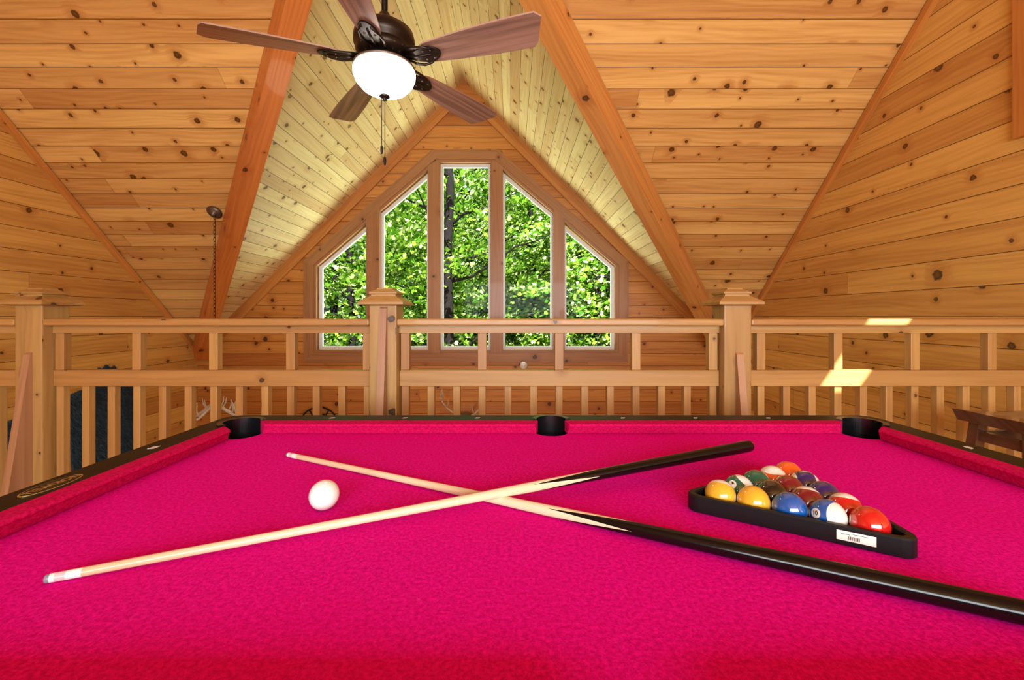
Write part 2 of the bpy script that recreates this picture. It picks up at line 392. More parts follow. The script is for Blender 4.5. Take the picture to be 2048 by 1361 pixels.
# ------------------------------------------------------------------ pool table
T=empty('pool_table',(.13,.9,0))
TX=.13; NX0,NX1=TX-.99,TX+.99; NY0,NY1=.406,1.396
SM=.046; OUT=.126; RT=CLOTH+.037
pc=[]
for sx in(-1,1):
    for sy,ny in((-1,NY0),(1,NY1)): pc.append((TX+sx*1.008,ny+sy*.018,.060,math.atan2(sy,sx),'c'))
for sy,ny in((-1,NY0),(1,NY1)): pc.append((TX,ny+sy*.050,.056,sy*math.pi/2,'s'))
def cylcut(x,y,r):
    return lathe('cut',[(r,CLOTH-.3),(r,CLOTH+.2)],(x,y,0),M_rub,seg=48)
def rrect(x0,x1,y0,y1,r,z0,z1,name,mat):
    pts=[]
    for cx,cy,a0 in((x1-r,y1-r,0),(x0+r,y1-r,90),(x0+r,y0+r,180),(x1-r,y0+r,270)):
        for k in range(9):
            a=math.radians(a0+90*k/8); pts.append((cx+r*math.cos(a),cy+r*math.sin(a)))
    n=len(pts); v=[(x,y,z0) for x,y in pts]+[(x,y,z1) for x,y in pts]
    f=[tuple(range(n)),tuple(range(n,2*n))]+[(i,(i+1)%n,n+(i+1)%n,n+i) for i in range(n)]
    return mk(name,v,f,mat)
cuts=[cylcut(c[0],c[1],c[2]) for c in pc]
bed=box('cloth_bed',NX0-SM+.001,NX1+SM-.001,NY0-SM+.001,NY1+SM-.001,CLOTH-.03,CLOTH,M_cloth)
boolean_cut(bed,cuts); setpar(bed,T)
frame=rrect(NX0-OUT,NX1+OUT,NY0-OUT,NY1+OUT,.05,CLOTH-.07,RT,'rail_frame',M_black)
inner=box('cut',NX0-SM,NX1+SM,NY0-SM,NY1+SM,CLOTH-.2,CLOTH+.2,M_black)
boolean_cut(frame,[inner]+cuts); setpar(frame,T)
bv=frame.modifiers.new('bevel','BEVEL'); bv.width=.004; bv.segments=2; bv.limit_method='ANGLE'; bv.angle_limit=math.radians(50)
for c in cuts+[inner]: bpy.data.objects.remove(c)
def cushion(a,b,o,e0,e1):
    a=Vector((*a,0));b=Vector((*b,0));o=Vector((*o,0)); d=(b-a).normalized()
    prof=[(SM,.0008),(.020,.0008),(.006,.024),(.0,.030),(.001,.034),(.006,.0365),(.020,.0375),(SM,.0385)]
    v=[];f=[];n=len(prof)
    for end,e,sg in((a,e0,-1),(b,e1,1)):
        for u,z in prof: v.append(end+o*u+d*sg*e*u/SM+Vector((0,0,CLOTH+z)))
    f=[tuple(range(n)),tuple(range(n,2*n))]+[(i,(i+1)%n,n+(i+1)%n,n+i) for i in range(n)]
    c=mk('cushion',v,f,M_cush,T)
    m=c.modifiers.new('b','BEVEL'); m.width=.003; m.segments=2; m.limit_method='ANGLE'
CG=.066; SG=.056
for ny,o in((NY1,(0,1)),(NY0,(0,-1))):
    cushion((NX0+CG,ny),(TX-SG,ny),o,.040,.012); cushion((TX+SG,ny),(NX1-CG,ny),o,.012,.040)
cushion((NX0,NY0+CG),(NX0,NY1-CG),(-1,0),.040,.040); cushion((NX1,NY0+CG),(NX1,NY1-CG),(1,0),.040,.040)
def arc(name,cx,cy,ri,ro,z0,z1,a0,a1,mat,seg=28):
    v=[];f=[]
    for k in range(seg+1):
        a=a0+(a1-a0)*k/seg; c,s=math.cos(a),math.sin(a)
        v+=[(cx+ri*c,cy+ri*s,z0),(cx+ro*c,cy+ro*s,z0),(cx+ro*c,cy+ro*s,z1),(cx+ri*c,cy+ri*s,z1)]
    for k in range(seg):
        for j in range(4): f.append((k*4+j,k*4+(j+1)%4,(k+1)*4+(j+1)%4,(k+1)*4+j))
    f+=[(0,1,2,3),(seg*4,seg*4+1,seg*4+2,seg*4+3)]
    return mk(name,v,f,mat,T,smooth=False)
for x,y,r,a,k in pc:
    sp=math.radians(112 if k=='c' else 88)
    arc('pocket_liner',x,y,r-.008,r-.0005,CLOTH-.10,RT+.0045,a-sp,a+sp,M_rub)
    arc('pocket_rim',x,y,r-.008,r+.009,RT,RT+.005,a-sp*.93,a+sp*.93,M_rub)
    o=lathe('pocket_cup',[(r-.001,CLOTH-.03),(r-.002,CLOTH-.10),(r-.02,CLOTH-.14),(.001,CLOTH-.15)],(x,y,0),M_rub,T)
    bm=bmesh.new(); bm.from_mesh(o.data)
    fc=[f for f in bm.faces if len(f.verts)>10 and f.calc_center_median().z>CLOTH-.05]
    bmesh.ops.delete(bm,geom=fc,context='FACES'); bm.to_mesh(o.data); bm.free()
box('apron',NX0-.10,NX1+.10,NY1+.075,NY1+.115,CLOTH-.30,CLOTH-.06,M_black,T)
box('apron',NX0-.10,NX1+.10,NY0-.115,NY0-.075,CLOTH-.30,CLOTH-.06,M_black,T)
box('apron',NX0-.115,NX0-.075,NY0-.1,NY1+.1,CLOTH-.30,CLOTH-.06,M_black,T)
box('apron',NX1+.075,NX1+.115,NY0-.1,NY1+.1,CLOTH-.30,CLOTH-.06,M_black,T)
for x in(NX0+.02,NX1-.16):
    for y in(NY0+.0,NY1-.14): box('leg',x,x+.14,y,y+.14,0,CLOTH-.03,M_black,T,bevel=.01)
def sight(x,y,rot):
    s=.008; z=RT+.0006
    pts=[(-s,-.004),(s*.5,-.004),(s,.004),(-s*.5,.004)]
    if rot: pts=[(b*1.6,a*1.3) for a,b in pts]
    v=[(x+a*1.1,y+b*1.3,z) for a,b in pts]+[(x+a*1.1,y+b*1.3,z-.002) for a,b in pts]
    mk('rail_sight',v,[(0,1,2,3),(4,5,6,7),(0,1,5,4),(1,2,6,5),(2,3,7,6),(3,0,4,7)],M_sight,T)
for i in(-3,-2,-1,1,2,3):
    for y in(NY0-.085,NY1+.085): sight(TX+i*.2475,y,False)
for i in(-1,0,1):
    for x in(NX0-.085,NX1+.085): sight(x,(NY0+NY1)/2+i*.2475,True)
bx,by=NX0-.084,.893
def ell(name,rx,ry,z,mat):
    v=[(bx+rx*math.cos(2*math.pi*k/40),by+ry*math.sin(2*math.pi*k/40),z) for k in range(40)]+[(bx+rx*math.cos(2*math.pi*k/40),by+ry*math.sin(2*math.pi*k/40),RT) for k in range(40)]
    mk(name,v,[tuple(range(40)),tuple(range(40,80))]+[(i,(i+1)%40,40+(i+1)%40,40+i) for i in range(40)],mat,T)
ell('badge_rim',.023,.060,RT+.0010,M_gold); ell('badge_plate',.021,.057,RT+.0014,M_plastic)
def textmesh(s,size):
    c=bpy.data.curves.new('t','FONT'); c.body=s; c.size=size; c.align_x='CENTER'; c.align_y='CENTER'; c.extrude=0; c.offset=size*.015
    o=bpy.data.objects.new('t',c); link(o); bpy.context.view_layer.update()
    me=bpy.data.meshes.new_from_object(o.evaluated_get(bpy.context.evaluated_depsgraph_get()))
    bpy.data.objects.remove(o); return me
me=textmesh('NORWELL',.0235); me.transform(Matrix.Translation((bx,by,RT+.0018))@Matrix.Rotation(-math.pi/2,4,'Z')); me.materials.append(M_gold)
o=bpy.data.objects.new('badge_lettering',me); link(o); setpar(o,T)
# ------------------------------------------------------------------ balls
def ball_mat(name,col,stripe):
    g=G(name); tc=g.add('ShaderNodeTexCoord').outputs['Object']; sp=g.add('ShaderNodeSeparateXYZ'); g.L(tc,sp.inputs[0])
    x,y,z=sp.outputs
    wh=(.84,.80,.70)
    ry=g.M('SQRT',g.M('ADD',g.M('MULTIPLY',y,y),g.M('MULTIPLY',z,z)))
    spot=g.M('LESS_THAN',ry,.0085)
    if stripe: base=g.mix(g.M('LESS_THAN',g.M('ABSOLUTE',z),.0165),wh,col)
    else: base=g.mix(0.0,col,col)
    c=g.mix(spot,base,wh); g.bsdf(c,.05,coat=1.0,spec=.7); return g.m
BR=.0286
def ball(num,col,stripe,x,y,face,zd=None):
    bm=bmesh.new(); bmesh.ops.create_uvsphere(bm,u_segments=48,v_segments=32,radius=BR)
    for f in bm.faces: f.smooth=True
    me=bpy.data.meshes.new('billiard_ball'); bm.to_mesh(me); bm.free()
    me.materials.append(ball_mat('ball_%s'%num if num else 'cue',col,stripe) if num else M_ivory)
    o=bpy.data.objects.new('billiard_ball' if num else 'cue_ball',me); link(o); o.location=(x,y,CLOTH+BR+(.0009 if num else .0003))
    if num:
        t=Vector(face).normalized(); z=Vector(zd if zd else (0,0,1)); z=(z-t*z.dot(t)).normalized(); yv=z.cross(t).normalized()
        o.rotation_mode='QUATERNION'
        o.rotation_quaternion=Matrix((t,yv,z)).transposed().to_quaternion()
        tm=textmesh(str(num),.0105)
        for sgn in(1,-1):
            t2=tm.copy()
            for v in t2.vertices:
                a,b=v.co.x,v.co.y
                if zd: a,b=-b,a
                v.co=Vector((sgn*(math.sqrt(BR*BR-a*a-b*b)+.0005),sgn*a,b))
            t2.materials.clear(); t2.materials.append(M_ink)
            n=bpy.data.objects.new('number',t2); link(n); n.parent=o
    return o
cb=ball(0,(1,1,1),False,-.373,.864,(0,-1,0))
th=math.radians(-32); side_=.2310; e1=Vector((math.cos(th),math.sin(th))); e2=Vector((math.cos(th+math.pi/3),math.sin(th+math.pi/3)))
cen=Vector((.5470,.8590)); A=cen-(e1+e2)*side_/3
stp=side_/4
YEL=(.80,.42,.03);BLU=(.005,.09,.36);RED=(.62,.010,.010);PUR=(.028,.012,.12);ORA=(.85,.12,.015);GRN=(.003,.11,.065);MAR=(.20,.006,.015);BLK=(.006,.006,.007)
rows=[[(9,YEL,1),(1,YEL,0),(2,BLU,0),(10,BLU,1),(3,RED,0)],[(14,GRN,1),(8,BLK,0),(15,MAR,1),(11,RED,1)],[(6,GRN,0),(7,MAR,0),(4,PUR,0)],[(13,ORA,1),(12,PUR,1)],[(5,ORA,0)]]
side_ax=(.83,-.55,.0)
faces={10:((-.93,-.20,.28),(.35,-.85,.25)),14:((-.75,-.45,.55),(.5,-.2,.8)),9:(side_ax,(.2,.6,.8)),11:(side_ax,(-.15,.6,.8)),13:(side_ax,(.1,.0,1)),12:((0,-.2,-1),(.9,-.3,.1)),15:(side_ax,(.2,.6,.8))}
for j,row in enumerate(rows):
    for i,(n,c,s) in enumerate(row):
        p=A+e1*stp*i+e2*stp*j
        fa,ro=faces.get(n,((.85,-.5,-.1),None))
        ball(n,c,s,p.x,p.y,fa,ro)
RK=empty('ball_rack',(cen.x,cen.y,CLOTH))
tri=[A,A+e1*side_,A+e2*side_]
def rtri(off,r,seg=8):
    t=offset_poly([tuple(p) for p in tri],off); pts=[]
    for i in range(3):
        c=Vector(t[i]); d=(c-cen); a=math.atan2(d.y,d.x)
        for k in range(seg+1):
            an=a-math.pi/3+2*math.pi/3*k/seg; pts.append((c.x+r*math.cos(an),c.y+r*math.sin(an)))
    return pts
lo,li=rtri(.020,.022),rtri(.0165,.0145)
lo2=rtri(.020,.020); li2=rtri(.0165,.016)
levels=[(rtri(.020,.019),0.0005),(lo,.003),(lo,.030),(lo2,.033),(li2,.033),(li,.030),(li,.003),(rtri(.0165,.016),.0005)]
n=len(lo); v=[];f=[]
for pts,z in levels: v+=[(x,y,CLOTH+z) for x,y in pts]
for l in range(len(levels)):
    l2=(l+1)%len(levels)
    for i in range(n): j=(i+1)%n; f.append((l*n+i,l*n+j,l2*n+j,l2*n+i))
mk('triangle',v,f,M_plastic,RK,smooth=False)
nn=Vector((e1.y,-e1.x)); 
if nn.y>0: nn=-nn
lc=A+e1*(side_*.90)+nn*.0422
def lab(name,u0,u1,z0,z1,off,mat):
    v=[]
    for o_ in(off,off-.0004 if off>.0003 else 0):
        for u,z in((u0,z0),(u1,z0),(u1,z1),(u0,z1)):
            p=lc+e1*u+nn*o_; v.append((p.x,p.y,CLOTH+z))
    mk(name,v,[(0,1,2,3),(4,5,6,7),(0,1,5,4),(1,2,6,5),(2,3,7,6),(3,0,4,7)],mat,RK)
lab('label',-.026,.026,.010,.026,.0004,M_label)
u=-.010
for wd in(.6,.4,1,.4,.7,.3,.9,.4,.5,1,.4,.6): 
    lab('barcode_bar',u,u+wd*.001,.0125,.0185,.0007,M_ink); u+=wd*.001+.0007
lab('label_line',-.020,-.008,.0205,.0212,.0007,M_ink)
lab('label_line',-.004,.016,.0222,.0229,.0007,M_ink)
# ------------------------------------------------------------------ cues
def cue_mat():
    g=G('cue_wood'); tc=g.add('ShaderNodeTexCoord').outputs['Object']; sp=g.add('ShaderNodeSeparateXYZ'); g.L(tc,sp.inputs[0]); x,y,z=sp.outputs
    an=g.M('DIVIDE',g.M('ADD',g.M('ARCTAN2',y,z),math.pi),math.pi/2)
    tri_=g.M('MULTIPLY',g.M('ABSOLUTE',g.M('SUBTRACT',g.M('FRACT',an),.5)),2.0)
    th_=g.M('MULTIPLY_ADD',tri_,.16,.765)
    blk=g.M('GREATER_THAN',x,th_)
    n=g.noise(g.xyz(g.M('MULTIPLY',x,6),g.M('MULTIPLY',y,180),g.M('MULTIPLY',z,180)),1.0,2)
    c=g.mix(n,(.72,.56,.34),(.82,.70,.48))
    c=g.mix(g.sstep(x,.05,.35,.4,0),c,(.52,.31,.15))
    c=g.mix(g.M('LESS_THAN',x,.042),c,(.85,.85,.80))
    c=g.mix(g.M('MULTIPLY',g.M('LESS_THAN',x,.024),g.M('GREATER_THAN',x,.012)),c,(.85,.50,.52))
    c=g.mix(g.M('LESS_THAN',x,.006),c,(.25,.25,.30))
    c=g.mix(blk,c,(.004,.003,.003))
    g.bsdf(c,.13,coat=.0,spec=.35); return g.m
M_cue=cue_mat()
def cue(name,p,q,L):
    prof=[(0,.0045),(.001,.0058),(.006,.0063),(.042,.0065),(.3,.0070),(.6,.0085),(.75,.0100),(1.0,.0122),(1.3,.0145),(L-.03,.0150),(L-.006,.0150),(L-.001,.0135),(L,.011)]
    pr=[]
    for i in range(len(prof)-1):
        for t in(0,.5): pr.append((prof[i][0]+(prof[i+1][0]-prof[i][0])*t,prof[i][1]+(prof[i+1][1]-prof[i][1])*t))
    pr.append(prof[-1]); seg=32; v=[];f=[]
    for x,r in pr:
        for k in range(seg): a=2*math.pi*k/seg; v.append((x,r*math.cos(a),r*math.sin(a)))
    for i in range(len(pr)-1):
        for k in range(seg): k2=(k+1)%seg; f.append((i*seg+k,i*seg+k2,(i+1)*seg+k2,(i+1)*seg+k))
    f+=[tuple(range(seg)),tuple((len(pr)-1)*seg+k for k in range(seg))]
    o=mk(name,v,f,M_cue,smooth=True)
    d=(Vector(q)-Vector(p)).normalized(); o.rotation_mode='QUATERNION'; o.rotation_quaternion=d.to_track_quat('X','Z'); o.location=p
cue('pool_cue',(-.611,1.184,CLOTH+.0072),(.6375,.5417,CLOTH+.0152),1.45)
cue('pool_cue.001',(-.6695,.6237,CLOTH+.0072),(.638,1.147,CLOTH+.0440),1.395)
# ------------------------------------------------------------------ ceiling fan
fx,fy,fz=-.530,1.81,2.205
FN=empty('ceiling_fan',(fx,fy,fz))
lathe('motor_housing',[(.0,.165),(.035,.163),(.045,.15),(.085,.14),(.118,.115),(.124,.09),(.124,.065),(.112,.055),(.112,.045),(.118,.038),(.110,.02),(.085,.0),(.0,-.002)],(fx,fy,fz),M_bronze,FN,48)
lathe('switch_housing',[(0,.0),(.07,.0),(.08,-.012),(.08,-.025),(.05,-.035),(0,-.035)],(fx,fy,fz),M_bronze2,FN)
for k in range(20):
    a=2*math.pi*k/20; c,s=math.cos(a),math.sin(a)
    tube('vent_rib',[(fx+.09*c,fy+.09*s,fz+.006),(fx+.113*c,fy+.113*s,fz+.03)],.003,M_bronze2,FN,6)
lathe('light_bowl_fitter',[(.07,-.022),(.122,-.025),(.126,-.030),(.122,-.035),(.07,-.035)],(fx,fy,fz),M_bronze2,FN)
gb=G('frosted_glass_lit'); gb.bsdf((.95,.93,.88),.3,emit=(1.0,.94,.85),es=7.0)
bowl=[(.120,-.035),(.126,-.045),(.125,-.065),(.115,-.090),(.092,-.115),(.06,-.133),(.025,-.142),(.0,-.144)]
lathe('glass_bowl',bowl,(fx,fy,fz),gb.m,FN,56)
lathe('finial',[(0,-.141),(.018,-.142),(.022,-.148),(.014,-.154),(.008,-.158),(.010,-.163),(0,-.168)],(fx,fy,fz),M_bronze,FN,24)
zc_=ZE+SL*(D-fy)
lathe('downrod',[(.0125,.15),(.0125,zc_-fz-.02)],(fx,fy,fz),M_bronze,FN,20)
lathe('ceiling_canopy',[(0,-.14),(.03,-.13),(.06,-.08),(.075,-.0),(.0,.0)],(fx,fy,zc_-.02),M_bronze,FN,32)
lathe('rod_collar',[(0,.20),(.02,.198),(.03,.17),(.038,.155),(0,.15)],(fx,fy,fz),M_bronze,FN,24)
def blade(ang):
    out=[]
    r0,r1=.165,.665
    N=24
    for i in range(N+1):
        t=i/N; r=r0+(r1-r0)*t
        wd=.044+.030*math.sin(min(1,t*1.15)*math.pi/2)
        if t<.10: wd*= .62+.38*math.sin(t/.10*math.pi/2)
        if t>.95: wd*= math.sqrt(max(.0,1-((t-.95)/.05)**2))*.30+.70
        out.append((r,wd,t))
    v=[];f=[]
    pit=math.radians(-12); ca,sa=math.cos(ang),math.sin(ang)
    def tr(r,s,h):
        y=s*math.cos(pit); z=s*math.sin(pit)+h
        return Vector((fx+r*ca-y*sa,fy+r*sa+y*ca,fz+.0+z))
    for r,wd,t in out:
        sk=.018*max(0,(t-.6)/.4)
        for s,h in((-wd,-.003),(wd,-.003),(wd,.003),(-wd,.003)): v.append(tr(r+(sk if s<0 else -sk),s,h))
    for i in range(N):
        for j in range(4): f.append((i*4+j,i*4+(j+1)%4,(i+1)*4+(j+1)%4,(i+1)*4+j))
    f+=[(0,1,2,3),(N*4,N*4+1,N*4+2,N*4+3)]
    mk('blade',v,f,M_blade,FN,axis=(ca,sa,0))
    st=[(.085,.016,.012),(.115,.020,.004),(.150,.026,-.006),(.190,.036,-.0075),(.225,.034,-.0075),(.248,.020,-.0075),(.258,.006,-.0075)]
    v=[];f=[]
    for r,wd,h in st:
        for s,hh in((-wd,h-.0035),(wd,h-.0035),(wd,h+.003),(-wd,h+.003)): v.append(tr(r,s,hh))
    for i in range(len(st)-1):
        for j in range(4): f.append((i*4+j,i*4+(j+1)%4,(i+1)*4+(j+1)%4,(i+1)*4+j))
    n_=len(st)-1; f+=[(0,1,2,3),(n_*4,n_*4+1,n_*4+2,n_*4+3)]
    mk('blade_iron',v,f,M_bronze,FN)
    for sg in(-1,1):
        pts=[tr(.10,sg*.020,.004),tr(.13,sg*.040,-.004),tr(.165,sg*.046,-.010),tr(.20,sg*.040,-.011),tr(.235,sg*.018,-.011)]
        tube('iron_scroll',pts,[.004,.0055,.0055,.005,.004],M_bronze,FN,8)
    tube('iron_rib',[tr(.09,0,.008),tr(.15,0,-.010),tr(.22,0,-.012)],[.006,.006,.004],M_bronze,FN,8)
    for r in(.19,.225):
        for s in(-.02,.02):
            p=tr(r,s,-.012); lathe('screw',[(0,-.002),(.005,-.001),(.005,.001),(0,.002)],p,M_bronze2,FN,10)
for k in range(5): blade(-math.pi/2+k*2*math.pi/5)
for dx,l,dy in((-.012,.21,0),(.004,.26,-.01)):
    z0=-.14
    tube('pull_chain',[(fx+dx,fy+dy,fz+z0),(fx+dx,fy+dy,fz+z0-l)],.0016,M_bronze,FN,6)
    lathe('pull_fob',[(0,0),(.005,-.004),(.006,-.02),(.004,-.035),(0,-.038)],(fx+dx,fy+dy,fz+z0-l),M_iron,FN,12)
# ------------------------------------------------------------------ antler chandelier with chain
px,py,pz=-2.9,4.24,2.155
C=empty('antler_chandelier',(px,py,pz))
al=math.atan(SL)
lathe('canopy',[(0,.012),(.065,.01),(.07,-.004),(.05,-.022),(.02,-.03),(.012,-.05),(0,-.052)],(px,py,pz),M_bronze2,C,32,rot=Matrix.Rotation(-al,3,'X').to_3x3())
vs=[];fs=[]
z=pz-.05; k=0
while z>.40:
    ln,wd,r=.022,.010,.0028
    for i in range(12):
        a=2*math.pi*i/12; cx_,cz_=wd*math.cos(a),ln*math.sin(a)
        c=Vector((cx_,0,cz_)); nrm=Vector((math.cos(a),0,math.sin(a)))
        for j in range(5):
            b=2*math.pi*j/5; q=c+nrm*r*math.cos(b)+Vector((0,1,0))*r*math.sin(b)
            if k%2: q=Vector((q.y,q.x,q.z))
            vs.append((px+q.x,py+q.y,z+q.z))
    b0=k*60
    for i in range(12):
        for j in range(5): fs.append((b0+i*5+j,b0+i*5+(j+1)%5,b0+((i+1)%12)*5+(j+1)%5,b0+((i+1)%12)*5+j))
    k+=1; z-=.036
mk('chain',vs,fs,M_iron,C,smooth=True)
tube('stem',[(px,py,.43),(px,py,-.05)],[.010,.016],M_iron,C)
for i in range(6):
    a=i*math.pi/3+.3; ca,sa=math.cos(a),math.sin(a)
    pts=[];rr=[]
    for t in range(9):
        q=t/8; rad=.02+.17*math.sin(q*2.2); zz=.33-.30*q+.16*q*q*q*2.0-.05
        pts.append((px+ca*rad+sa*.03*q,py+sa*rad-ca*.03*q,zz)); rr.append(.014*(1-.75*q)+.002)
    tube('antler',pts,rr,M_antler,C,8)
    for t in(1,3,5):
        b=Vector(pts[t]); tube('tine',[b,b+Vector((ca*.03,sa*.03,.05)),b+Vector((ca*.035,sa*.035,.10))],[.008,.006,.002],M_antler,C,6)
AM=empty('mounted_antlers',(-.6,D-.1,0))
lathe('plaque',[(0,.0),(.10,.0),(.11,.01),(.11,.02),(0,.02)],(-.62,D-.022,-.25),M_stool,AM,rot=Matrix.Rotation(math.radians(90),3,'X'),seg=32)
for sg in(-1,1):
    pts=[];rr=[]
    for t in range(10):
        q=t/9; pts.append((-.62+sg*(.03+.26*math.sin(q*1.9)),D-.06-.22*math.sin(q*1.5),-.22+.42*q)); rr.append(.016*(1-.7*q))
    tube('antler',pts,rr,M_antler,AM,8)
    for t in(2,4,6,7):
        b=Vector(pts[t]); tube('tine',[b,b+Vector((-sg*.03,-.05,.05)),b+Vector((-sg*.03,-.07,.12))],[.010,.007,.002],M_antler,AM,6)
SC=empty('wall_sconce',(.153,D-.06,.49)); 
Ry=Matrix.Rotation(math.radians(90),3,'X')
lathe('backplate',[(0,0),(.045,0),(.045,.012),(.03,.02),(0,.02)],(.153,D-.001,.49),M_bronze2,SC,24,rot=Ry)
lathe('glass_knob',[(0,.02),(.02,.025),(.02,.04),(.045,.06),(.052,.085),(.04,.112),(0,.122)],(.153,D-.001,.49),plain('sconce_glass',(.75,.72,.66),.1,0,1),SC,24,rot=Ry)
CK=empty('iron_wall_clock',(-2.56,D-.03,-.33))
for r in(.26,.17): 
    pts=[(-2.56+r*math.cos(2*math.pi*k/48),D-.03,-.33+r*math.sin(2*math.pi*k/48)) for k in range(49)]
    tube('ring',pts,.011,M_iron,CK,8)
for k in range(12):
    a=math.pi/6*k; tube('hour_bar',[(-2.56+.16*math.cos(a),D-.03,-.33+.16*math.sin(a)),(-2.56+.265*math.cos(a),D-.03,-.33+.265*math.sin(a))],.009,M_iron,CK,6)
for a,l in((.6,.1),(2.2,.14)): tube('hand',[(-2.56,D-.03,-.33),(-2.56+l*math.cos(a),D-.03,-.33+l*math.sin(a))],.006,M_iron,CK,6)
for a in(0,math.pi/2): tube('spoke',[(-2.56-.17*math.cos(a),D-.03,-.33-.17*math.sin(a)),(-2.56+.17*math.cos(a),D-.03,-.33+.17*math.sin(a))],.005,M_iron,CK,6)
# bear hide on the left wall
hide=[(4.20,.42),(4.34,.44),(4.38,.50),(4.37,.57),(4.40,.62),(4.44,.60),(4.48,.64),(4.53,.60),(4.57,.62),(4.60,.56),(4.58,.50),(4.62,.44),(4.80,.42),(4.88,.34),(4.90,.1),(4.84,.0),(4.84,-.4),(4.95,-.8),(4.88,-1.1),(4.72,-1.05),(4.62,-.7),(4.45,-.66),(4.25,-.75),(4.10,-1.1),(3.95,-1.05),(4.02,-.7),(4.14,-.4),(4.12,-.05),(3.85,.0),(3.60,.02),(3.50,.12),(3.55,.26),(3.80,.30)]
g=G('bear_fur'); hi=g.add('ShaderNodeNewGeometry'); g.bsdf(g.mix(hi.outputs['Random Per Island'],(.004,.011,.024),(.045,.12,.20)),.45); M_fur=g.m
def inside(y,z,poly):
    c=False;j=len(poly)-1
    for i in range(len(poly)):
        a,b=poly[i],poly[j]
        if (a[1]>z)!=(b[1]>z) and y<(b[0]-a[0])*(z-a[1])/(b[1]-a[1])+a[0]: c=not c
        j=i
    return c
vs=[(XL+.002,y,z) for y,z in hide]+[(XL+.02,y,z) for y,z in hide]; nh=len(hide)
fs=[tuple(range(nh)),tuple(range(nh,2*nh))]+[(i,(i+1)%nh,nh+(i+1)%nh,nh+i) for i in range(nh)]
cnt=0
while cnt<12000:
    y,z=random.uniform(3.45,5.0),random.uniform(-1.15,.7)
    if not inside(y,z,hide): continue
    cnt+=1; i=len(vs); dy=random.gauss(0,.028); L=random.gauss(.02,.03); w_=.0035
    vs+=[(XL+.02,y-w_,z),(XL+.02,y+w_,z+.001),(XL+.02+random.uniform(.02,.05),y+dy,z-L)]; fs.append((i,i+1,i+2))
me=bpy.data.meshes.new('bearskin_hide'); me.from_pydata(vs,[],fs); me.materials.append(M_fur); link(bpy.data.objects.new('bearskin_hide',me))
# ------------------------------------------------------------------ bar stool
SX=2.10
ST=empty('bar_stool',(SX,1.72,0))
sx0,sx1,sy0,sy1=SX-.22,SX+.22,1.57,1.86
v=[];f=[];NXs,NYs=16,8
for top in(1,0):
    for i in range(NXs+1):
        for j in range(NYs+1):
            u=i/NXs*2-1; w_=j/NYs*2-1
            z=.745+.012*u*u-.006*(1-w_*w_) - .008*abs(w_)**4 if top else .695+.010*u*u
            ex=.0 if top else .012
            v.append(((sx0+sx1)/2+u*((sx1-sx0)/2-ex),(sy0+sy1)/2+w_*((sy1-sy0)/2-ex),z))
n1=(NXs+1)*(NYs+1); idx=lambda t,i,j:t*n1+i*(NYs+1)+j
for t in(0,1):
    for i in range(NXs):
        for j in range(NYs): f.append((idx(t,i,j),idx(t,i+1,j),idx(t,i+1,j+1),idx(t,i,j+1)))
for i in range(NXs):
    for j in(0,NYs): f.append((idx(0,i,j),idx(0,i+1,j),idx(1,i+1,j),idx(1,i,j)))
for j in range(NYs):
    for i in(0,NXs): f.append((idx(0,i,j),idx(0,i,j+1),idx(1,i,j+1),idx(1,i,j)))
mk('seat',v,f,M_stool,ST,axis=(1,0,0))
lg={}
for sx in(-1,1):
    for sy in(-1,1):
        t=Vector((SX+sx*.16,1.715+sy*.095,.70)); b=Vector((SX+sx*.215,1.715+sy*.15,0)); lg[(sx,sy)]=(t,b)
        beam('leg',b,t,.038,-.019,.019,M_stool,ST,side=(1,0,0))
def lp(k,z): t,b=lg[k]; return b+(t-b)*(z/.70)
for z,ks in((.2,((-1,-1),(1,-1))),(.2,((-1,1),(1,1))),(.3,((-1,-1),(-1,1))),(.3,((1,-1),(1,1))),(.655,((-1,-1),(1,-1))),(.655,((-1,1),(1,1))),(.655,((-1,-1),(-1,1))),(.655,((1,-1),(1,1)))):
    beam('rung',lp(ks[0],z),lp(ks[1],z),.022,-.026 if z>.5 else -.014,.014,M_stool,ST)
